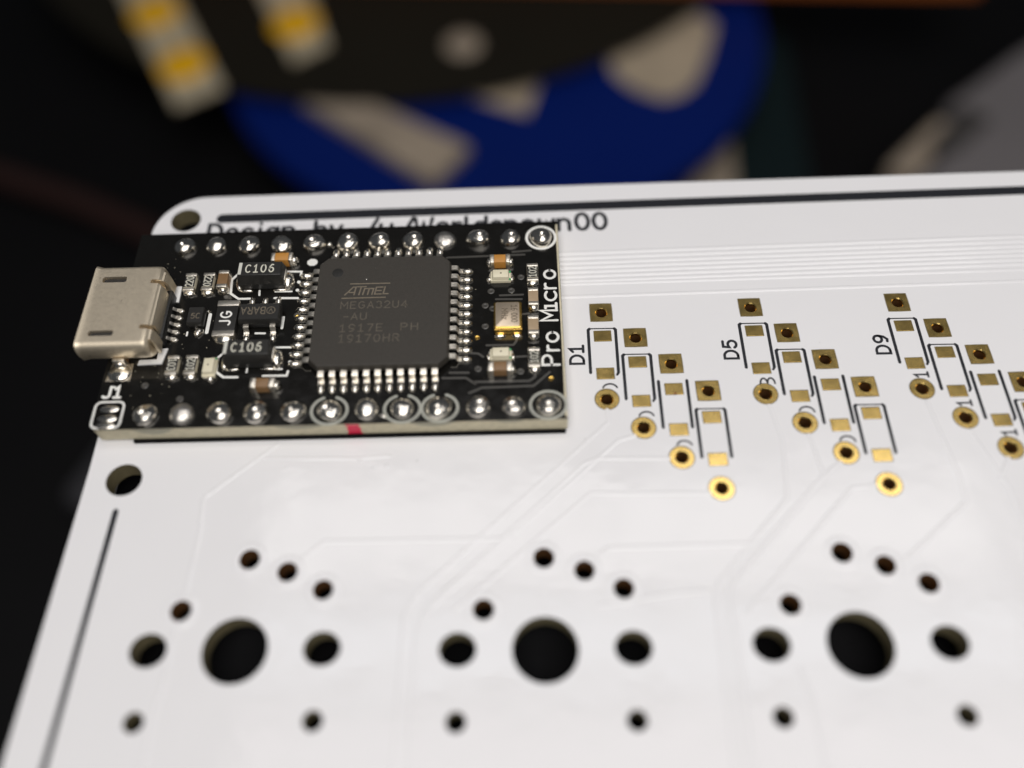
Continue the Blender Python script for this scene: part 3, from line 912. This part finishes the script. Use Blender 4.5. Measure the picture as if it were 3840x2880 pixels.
def led(loc, rot, green, label, fl=(0.22, 0.22)):
    b = obj('led', MB().cbox(0, 0, 1.3, 0.86, ZT + 0.3, ZT + 0.62, 0.05, 0.04, taper=0.06).cbox(0, 0, 1.52, 0.92, ZT + 0.02, ZT + 0.3, 0.02, 0.04), 'led_resin', pm, (loc[0], loc[1], 0), rot, label)
    obj('led_die', MB().cbox(0.02, 0.02, 0.13, 0.11, ZT + 0.6, ZT + 0.626, 0, 0.02), 'mark_dark', b)
    for s in (-1, 1):
        obj('green_mark', MB().prism([(green * 0.64, s * 0.22), (green * 0.50, s * 0.42), (green * 0.76, s * 0.45), (green * 0.76, s * 0.3)], ZT + 0.28, ZT + 0.335), 'led_green', b)
        f = fl[0 if s < 0 else 1]
        obj('terminal', MB().cbox(s * 0.80, 0, 0.16, 0.7, ZT + 0.005, ZT + 0.2, 0.03, 0.05).blob((s * 0.86, -0.15, ZT), (f, 0.32, 0.32), 12, 4, slot=1, jit=.08), ['tin', 'solder'], b)
    return b


led((24.67, 11.33), 0, 1, 'cream light with green marks under the upper right capacitor')
led((24.62, 4.22), 0, 1, 'cream light with green marks above the lower right capacitor')
led((3.88, 3.72), V, 1, 'cream upright light left of the lower block capacitor', (0.3, 0.1))


def tantalum(u, v, label):
    t = obj('tantalum_capacitor', MB().loft([[(x, y, z) for x, y in rrect(cx, cy, lx, ly, 0.04, 2)] for cx, cy, lx, ly, z in
            ((0, 0, 3.36, 1.52, ZT + 0.08), (0, -0.02, 3.46, 1.64, ZT + 0.72), (0, -0.02, 3.46, 1.64, ZT + 0.78), (0, 0.03, 3.22, 1.24, ZT + 1.52), (0, 0.03, 3.14, 1.16, ZT + 1.56))]), 'epoxy_dark', pm, (u, v, 0), 0, label, angle=25)
    obj('polarity_band', MB().cbox(-1.46, 0.03, 0.24, 1.12, ZT + 1.54, ZT + 1.568, 0, 0.02), 'polarity', t)
    obj('marking', text(MB(), 'C106', -1.02, -0.34, 0.70, ZT + 1.561, 0.105, width=2.1, gap=0.42, thick=0.006), 'mark_white', t)
    for s in (-1, 1):
        m2 = MB().cbox(s * 1.72, -0.02, 0.14, 1.1, ZT + 0.02, ZT + 0.85, 0.03, 0.03)
        m2.blob((s * 1.85, -0.1, ZT), (0.52 if s > 0 else 0.3, 0.78, 0.62 if s > 0 else 0.3), 14, 5, slot=1, jit=0.05)
        m2.blob((s * 1.25, -0.86, ZT), (0.5, 0.16, 0.16), 12, 4, slot=1, jit=0.05)
        obj('terminal', m2, ['tin', 'solder'], t)
    return t


tantalum(6.72, 11.62, 'dark upper block capacitor marked C106')
tantalum(6.72, 4.5, 'dark lower block capacitor marked C106')

# fuse
f = obj('fuse', MB().cbox(0, 0, 2.3, 1.56, ZT + 0.02, ZT + 0.55, 0.03, 0.03), 'epoxy_dark', pm, (4.48, 7.86, 0), V, 'flat dark fuse with white letters')
for s in (-1, 1):
    m2 = MB().cbox(s * 1.36, 0, 0.52, 1.62, ZT + 0.01, ZT + 0.58, 0.05, 0.05)
    m2.blob((s * 1.62, 0, ZT), (0.5 if s < 0 else 0.2, 0.78, 0.5), 16, 5, slot=1, jit=0.05)
    obj('terminal', m2, ['tin', 'solder'], f)
obj('marking', text(MB(), 'JG', -0.62, -0.36, 0.76, ZT + 0.551, 0.14, width=1.22, gap=0.3), 'silk_white', f)

# regulator with five legs, its marking upside down
rg = obj('regulator', MB().loft([[(x, y, z) for x, y in rrect(0, 0, lx, ly, 0.03, 2)] for lx, ly, z in ((2.9, 1.5, ZT + 0.1), (3.06, 1.66, ZT + 0.52), (3.06, 1.66, ZT + 0.6), (2.9, 1.44, ZT + 1.02), (2.84, 1.38, ZT + 1.06))]), 'epoxy_dark', pm, (7.05, 8.02, 0), 0, 'small dark regulator with upside down letters', angle=25)
mb = text(MB(), 'BARA', 0.42, 0.36, 0.60, ZT + 1.061, 0.075, width=1.75, rot=R(180), gap=0.25, thick=0.005)
mb.stroke(circle(0.85, 0.06, 0.3, 24), 0.06, ZT + 1.06, ZT + 1.0665, closed=True)
mb.stroke([(0.72, -0.08), (0.85, 0.2), (0.98, -0.08)], 0.05, ZT + 1.06, ZT + 1.067)
obj('marking', mb, 'laser_mark', rg)
mb = MB()
lo = []
for r_, z_ in ((0.80, 0.55), (1.0, 0.56), (1.12, 0.45), (1.2, 0.18), (1.32, 0.1), (1.62, 0.1)):
    lo.append([(-0.19, -r_, z_ - 0.06), (0.19, -r_, z_ - 0.06), (0.19, -r_ - 0.02, z_ + 0.06), (-0.19, -r_ - 0.02, z_ + 0.06)])
mb.loft(lo)
mb.blob((0, -1.7, 0), (0.25, 0.36, 0.26), 12, 4, slot=1, jit=0.06)
leg_me = mb.mesh('pin', ['tin', 'solder'], 45)
for x, y, a in ((-0.98, 0, 0), (0.98, 0, 0), (-0.98, 0, math.pi), (0, 0, math.pi), (0.98, 0, math.pi)):
    obj('pin', leg_me, None, rg, (x, y, ZT), a)
# small three-legged transistor
ts = obj('transistor', MB().loft([[(x, y, z) for x, y in rrect(0, 0, lx, ly, 0.03, 2)] for lx, ly, z in ((1.1, 1.4, ZT + 0.1), (1.22, 1.52, ZT + 0.4), (1.22, 1.52, ZT + 0.45), (1.1, 1.38, ZT + 0.74), (1.06, 1.34, ZT + 0.77))]), 'epoxy_dark', pm, (2.27, 8.08, 0), 0, 'tiny dark transistor between socket and fuse', angle=25)
obj('marking', text(MB(), '5C', -0.28, -0.34, 0.46, ZT + 0.771, 0.06, width=0.62, gap=0.25, thick=0.004), 'laser_mark', ts)
for x, y, rx, ry, hz in ((0.2, -1.12, 0.36, 0.42, 0.36), (0.05, -0.82, 0.16, 0.2, 0.4), (0.62, 0.78, 0.16, 0.14, 0.2), (-0.4, 0.82, 0.14, 0.12, 0.15)):
    obj('pin', MB().blob((x, y, ZT), (rx, ry, hz), 12, 4, jit=0.12), 'solder', ts)

# crystal
xt = obj('crystal', MB().cbox(0, 0, 2.04, 2.5, ZT + 0.05, ZT + 0.62, 0.03, 0.12, 4).cbox(0, 0, 1.98, 2.44, ZT + 0.62, ZT + 0.76, 0.1, 0.16, 4), 'crystal_gold', pm, (25.17, 7.34, 0), 0, 'gold rimmed crystal can')
obj('lid', MB().cbox(-0.02, 0.04, 1.74, 2.16, ZT + 0.755, ZT + 0.80, 0.03, 0.12, 4), 'crystal_lid', xt)
mb = text(MB(), '16.000', 0.26, 0.80, 0.42, ZT + 0.801, 0.06, width=1.5, rot=R(-90), gap=0.25, thick=0.004)
text(mb, 'MHz', -0.42, 0.52, 0.42, ZT + 0.801, 0.06, width=0.95, rot=R(-90), gap=0.3, thick=0.004)
obj('marking', mb, 'mark_dark', xt)
for x in (-0.6, 0.62):
    obj('terminal', MB().blob((x, -1.36, ZT), (0.42, 0.22, 0.2), 12, 4, jit=0.06), 'solder', xt)

# --- metal socket
u0, u1 = -5.18, -0.12
SEC = [(5.55, 1.62), (4.9, 1.72), (4.48, 2.2), (4.33, 2.8), (4.32, 3.3), (4.40, 3.62), (4.56, 3.82), (4.80, 3.92)]
SEC = SEC + [(16.06 - v, z) for v, z in SEC[::-1]]


def sec(u, sh=0.0, dz=0.0):
    out = []
    for v, z in SEC:
        cv, cz = 8.03, 2.75
        k = 1 - sh / 3.7
        kz = 1 - sh / 1.2
        out.append((u, cv + (v - cv) * k, cz + (z - cz) * kz + dz))
    return out


mb = MB()
mb.loft([sec(u0, 0.12), sec(u0, -0.06), sec(u0 + 0.06, -0.10), sec(u0 + 0.45, 0.0), sec(u1 - 0.5, 0), sec(u1 - 0.18, 0.04), sec(u1, 0.2)], 0, cap0=False)
mb.loft([sec(u0, 0.12), sec(u0 + 0.25, 0.3), sec(u0 + 3.6, 0.3)], 1, cap0=False)
me = mb.mesh('usb_socket', ['steel', 'dark_inside'], 32)
tmp = bpy.data.objects.new('usb_tmp', me)
COL.objects.link(tmp)
cutters = []
for lx, ly, cx, cy in ((1.78, 0.52, -3.55, 10.3), (1.78, 0.46, -3.5, 5.48)):
    c = MB().loft([[(x, y, z) for x, y in rrect(cx, cy, lx, ly, 0.16, 4)] for z in (3.45, 4.4)]).mesh('cut', 'steel')
    cutters.append(c)
for cy in (10.05, 5.98):
    c = MB().loft([[(x, y, z) for x, y in rrect(-0.28, cy, 1.16, 0.34, 0.1, 3)] for z in (2.9, 4.4)]).mesh('cut', 'steel')
    cutters.append(c)
tmps = []
for c in cutters:
    co = bpy.data.objects.new('cut_tmp', c)
    COL.objects.link(co)
    tmps.append(co)
    md = tmp.modifiers.new('cut', 'BOOLEAN')
    md.operation = 'DIFFERENCE'
    md.solver = 'EXACT'
    md.object = co
dg = bpy.context.evaluated_depsgraph_get()
me2 = bpy.data.meshes.new_from_object(tmp.evaluated_get(dg))
me2.name = 'usb_socket'
for t in tmps + [tmp]:
    bpy.data.objects.remove(t)
me2.materials.clear()
me2.materials.append(MT['steel'])
me2.materials.append(MT['dark_inside'])
me2.set_sharp_from_angle(angle=R(32))
usb = obj('usb_socket', me2, None, pm, label='brushed metal socket overhanging the left end')
wn = usb.modifiers.new('normals', 'WEIGHTED_NORMAL')
wn.weight = 100
wn.keep_sharp = True
for cx, cy in ((-3.55, 10.3), (-3.5, 5.48)):
    obj('slot_shade', MB().prism(rrect(cx, cy, 1.66, 0.4, 0.15, 4), 3.452, 3.70), 'dark_inside', usb)  # near-black plug stands in for the shade inside the cut slot
# bent ears at the back and their soldered feet
for cy, s in ((10.62, 1), (5.42, -1)):
    ear = MB()
    ear.loft([[(x, cy + dy * s, z) for x, z in prf] for dy, prf in
              ((-0.42, [(-0.5, 3.82), (0.0, 3.72), (0.22, 3.3), (0.25, 2.2), (0.05, 2.2), (0.02, 3.2), (-0.15, 3.55), (-0.5, 3.65)]),
               (0.42, [(-0.5, 3.82), (0.0, 3.70), (0.2, 3.25), (0.25, 2.0), (0.05, 2.0), (0.02, 3.2), (-0.15, 3.55), (-0.5, 3.65)]))])
    obj('bent_ear', ear, 'steel', usb)
obj('rear_lip', MB().loft([[(x, v, z) for x, z in [(-0.3, 3.80), (-0.08, 3.76), (0.10, 3.5), (0.12, 2.6), (-0.02, 2.6), (-0.04, 3.3), (-0.3, 3.6)]] for v in (6.25, 9.75)]), 'steel', usb)
obj('mounting_tab', MB().cbox(0.12, 10.55, 0.78, 1.5, ZT + 0.005, ZT + 0.12, 0.03, 0.05), 'pad_white', usb)
obj('mounting_tab', MB().prism([(-1.45, 4.2), (0.3, 4.25), (0.52, 5.6), (-0.15, 5.6), (-0.1, 4.62), (-1.4, 4.6)], ZT + 0.005, ZT + 0.12, b=0.03), 'pad_white', usb)
obj('socket_insert', MB().cbox(0.06, 8.0, 0.5, 4.4, ZT + 0.02, ZT + 1.0, 0.04, 0.04), 'black_plastic', usb)
for k in range(5):
    mb = MB()
    lo = []
    for r_, z_ in ((-0.2, 0.42), (0.1, 0.40), (0.28, 0.26), (0.42, 0.12), (0.78, 0.09)):
        lo.append([(r_, -0.13, z_ - 0.05), (r_, 0.13, z_ - 0.05), (r_ + 0.02, 0.13, z_ + 0.05), (r_ + 0.02, -0.13, z_ + 0.05)])
    mb.loft(lo)
    mb.blob((0.62, 0, 0), (0.34, 0.2, 0.15), 12, 4, slot=1)
    obj('contact', mb, ['tin', 'solder'], usb, (0.12, 9.0 - 0.655 * k, ZT))

# ================================================================== BEHIND AND BELOW
table = obj('table_top', MB().cbox(20, 150, 1600, 1600, -120, -100.0, 2, 4), 'table_black')
table['kind'] = 'structure'
table['label'] = 'black table top far below the white board'
blk = obj('added_support_block', MB().cbox(36.2, -1, 96, 72, -99.99, -3.5, 0.5, 2), 'foam_black')  # block added so the drilled holes open onto black
blk['label'] = 'black foam block added under the white board to keep its holes dark'
blk['category'] = 'block'
legs = MB()
for x, y in ((-3, -24), (80, -24), (80, 20), (8, 21)):
    legs.cbox(x, y, 4, 4, -3.9, -1.604, 0.1, 1)
obj('post', legs, 'foam_black', blk)

reel = thing('blue_reel', 'dark blue round reel behind the white board', 'reel', (11.2, 175.5, -100))
obj('flange', MB().lathe(0, 0, [(64.5, 11.0), (65.0, 12.0), (65.0, 15.0), (64.2, 16.0), (1.0, 16.0)], 72), 'blue_plastic', reel)
obj('flange', MB().lathe(0, 0, [(60, 0.0), (60.0, 3.0), (1, 3.0)], 72), 'blue_plastic', reel)
obj('hub', MB().lathe(0, 0, [(25, 3.0), (25.0, 11.0)], 48), 'blue_plastic', reel)
RX0, RY0 = 11.2, 175.5
trap = [(1.5, 151.5), (1, 157), (23, 158), (19, 143)]
obj('sticker', MB().prism([(x - RX0, y - RY0) for x, y in trap], 15.99, 16.5), 'cream', reel, label='pale pointed sticker in the middle of the reel')
blob = [(38, 163), (39, 156), (42, 152), (45.5, 149), (50, 147), (54, 148.5), (57.5, 152), (61, 161), (64.5, 173), (61, 177), (50, 177), (42, 172)]
obj('sticker', MB().prism([(x - RX0, y - RY0) for x, y in blob], 15.99, 16.5), 'cream', reel, label='pale rounded sticker near the right rim')
st = obj('flat_stick', MB().prism([(-32.5, 147.5), (-26, 152), (6.5, 131), (-1.0, 120.5)], -84.0, -81.2, b=0.4), 'cream_dull')
st['label'] = 'pale beige flat stick lying across the near left of the blue reel'
st['category'] = 'stick'
plate = thing('dark_plate', 'dark olive round plate covering the far part of the blue reel', 'plate', (-14.9, 251.2, -83.5))
obj('plate_disc', MB().lathe(0, 0, [(98, 0.5), (105.5, 1.2), (106.5, 2.2), (106.0, 3.0), (1, 3.2)], 96), 'plate_olive', plate)
obj('plate_dot', MB().blob((19.3, -87.6, 3.05), (4.2, 4.4, 0.8), 20, 4), 'cream_dull', plate, label='small pale dot near the rim')


def nearer(p, z):
    k = (55.31 - z) / (55.31 + 84.0)
    return (18.26 + (p[0] - 18.26) * k, -15.97 + (p[1] + 15.97) * k)


def led_strip(name, quad, dots, label, z):
    quad = [nearer(p, z + 1.2) for p in quad]
    dots = [nearer(p, z + 1.6) for p in dots]
    t = thing(name, label, 'light strip', (quad[3][0], quad[3][1], z))
    qx, qy = quad[3]
    obj('strip_base', MB().prism([(x - qx, y - qy) for x, y in quad], 0, 1.2, b=0.3), 'strip_white', t)
    for x, y in dots:
        obj('lamp_dot', MB().blob((x - qx, y - qy, 1.15), (5.8, 6.2, 0.9), 24, 4), 'yellow', t)


led_strip('light_strip', [(-104, 231), (-90, 231), (-51.5, 155.5), (-61.5, 149)], [(-73.5, 184), (-62.5, 164), (-84, 204.5)], 'cream light strip with two yellow dots at the upper left', -80.0)
led_strip('light_strip', [(-58, 214), (-43, 214), (-28.5, 170), (-36.5, 164)], [(-37.6, 178.5)], 'short cream light strip end with one yellow dot left of the reel centre', -80.0)
mb = MB().loft([[(x, y, z) for y, z in ((yy, -79.5), (yy, -73), (yy + 1, -72), (yy + 16, -72), (yy + 16, -79.5))] for x, yy in ((-70, 188), (-19, 185.4), (58.6, 180.2), (113, 176.5), (126, 176))])
bar = obj('orange_bar', mb, 'orange')
bar['label'] = 'orange brown bar running across behind everything'
bar['category'] = 'bar'
tri = obj('paper_scrap', MB().prism([(52, 128), (66.5, 153), (68, 150), (66.5, 130), (64, 122)], -99.6, -98.2), 'cream_dull')
tri['label'] = 'pale narrow paper scrap below the right side of the blue reel'
tri['category'] = 'paper'
tl = obj('teal_card', MB().prism([(66, 122), (84, 124), (87, 190), (70, 190)], -99.9, -99.0), 'teal')
tl['label'] = 'dark teal card lying right of the blue reel'
tl['category'] = 'card'
gp = thing('grey_housing', 'light grey plastic housing with a dark notch at the right edge', 'housing', (125, 145, -100))
obj('shell', MB().prism([(x - 125, y - 145) for x, y in ((150, 172), (134, 162), (118, 149), (113.5, 145.5), (119.5, 139), (100, 121), (112, 112), (160, 112), (170, 150))], 0, 16, b=1.0), 'grey_plastic', gp)
obj('notch', MB().prism([(x - 125, y - 145) for x, y in ((116, 142.5), (120, 138), (109.5, 128), (105, 131))], 0, 16.6), 'grey_dark', gp)
obj('tab', MB().prism([(x - 125, y - 145) for x, y in ((114, 138), (110, 141), (96, 127), (100, 123))], 0, 15, b=1.0), 'cream_dull', gp)
wr = obj('red_cable', MB().tube([(-140, 150, -96), (-105, 140, -96), (-84, 131, -96), (-66, 122, -97), (-50, 108, -97), (-20, 90, -98)], 3.0, 10), 'wire_red')
wr['label'] = 'very dark red cable crossing the left background'
wr['category'] = 'cable'
sp = obj('reflection_block', MB().cbox(0, 0, 9, 20, -99.9, -92, 1.5, 2), 'smoke_grey', loc=(-59, 62, 0), rz=R(-25))  # block added in place of a blurred grey reflection
sp['label'] = 'dark grey block standing in for a blurred reflection left of the white board'
sp['category'] = 'reflection stand-in'

mb = MB()
rs = random.Random(5)
for k in range(34):
    x, y = rs.uniform(-11, 62), rs.uniform(-7, 37)
    if -12.5 < x < 22 and 13.5 < y < 34:
        continue
    r = rs.uniform(0.015, 0.045)
    mb.blob((x, y, -0.002), (r, r * rs.uniform(0.3, 1), r * 0.5), 6, 2, rot=rs.random() * 3)
o = obj('dust_specks', mb, 'grey_dark', kb)
o['kind'] = 'stuff'
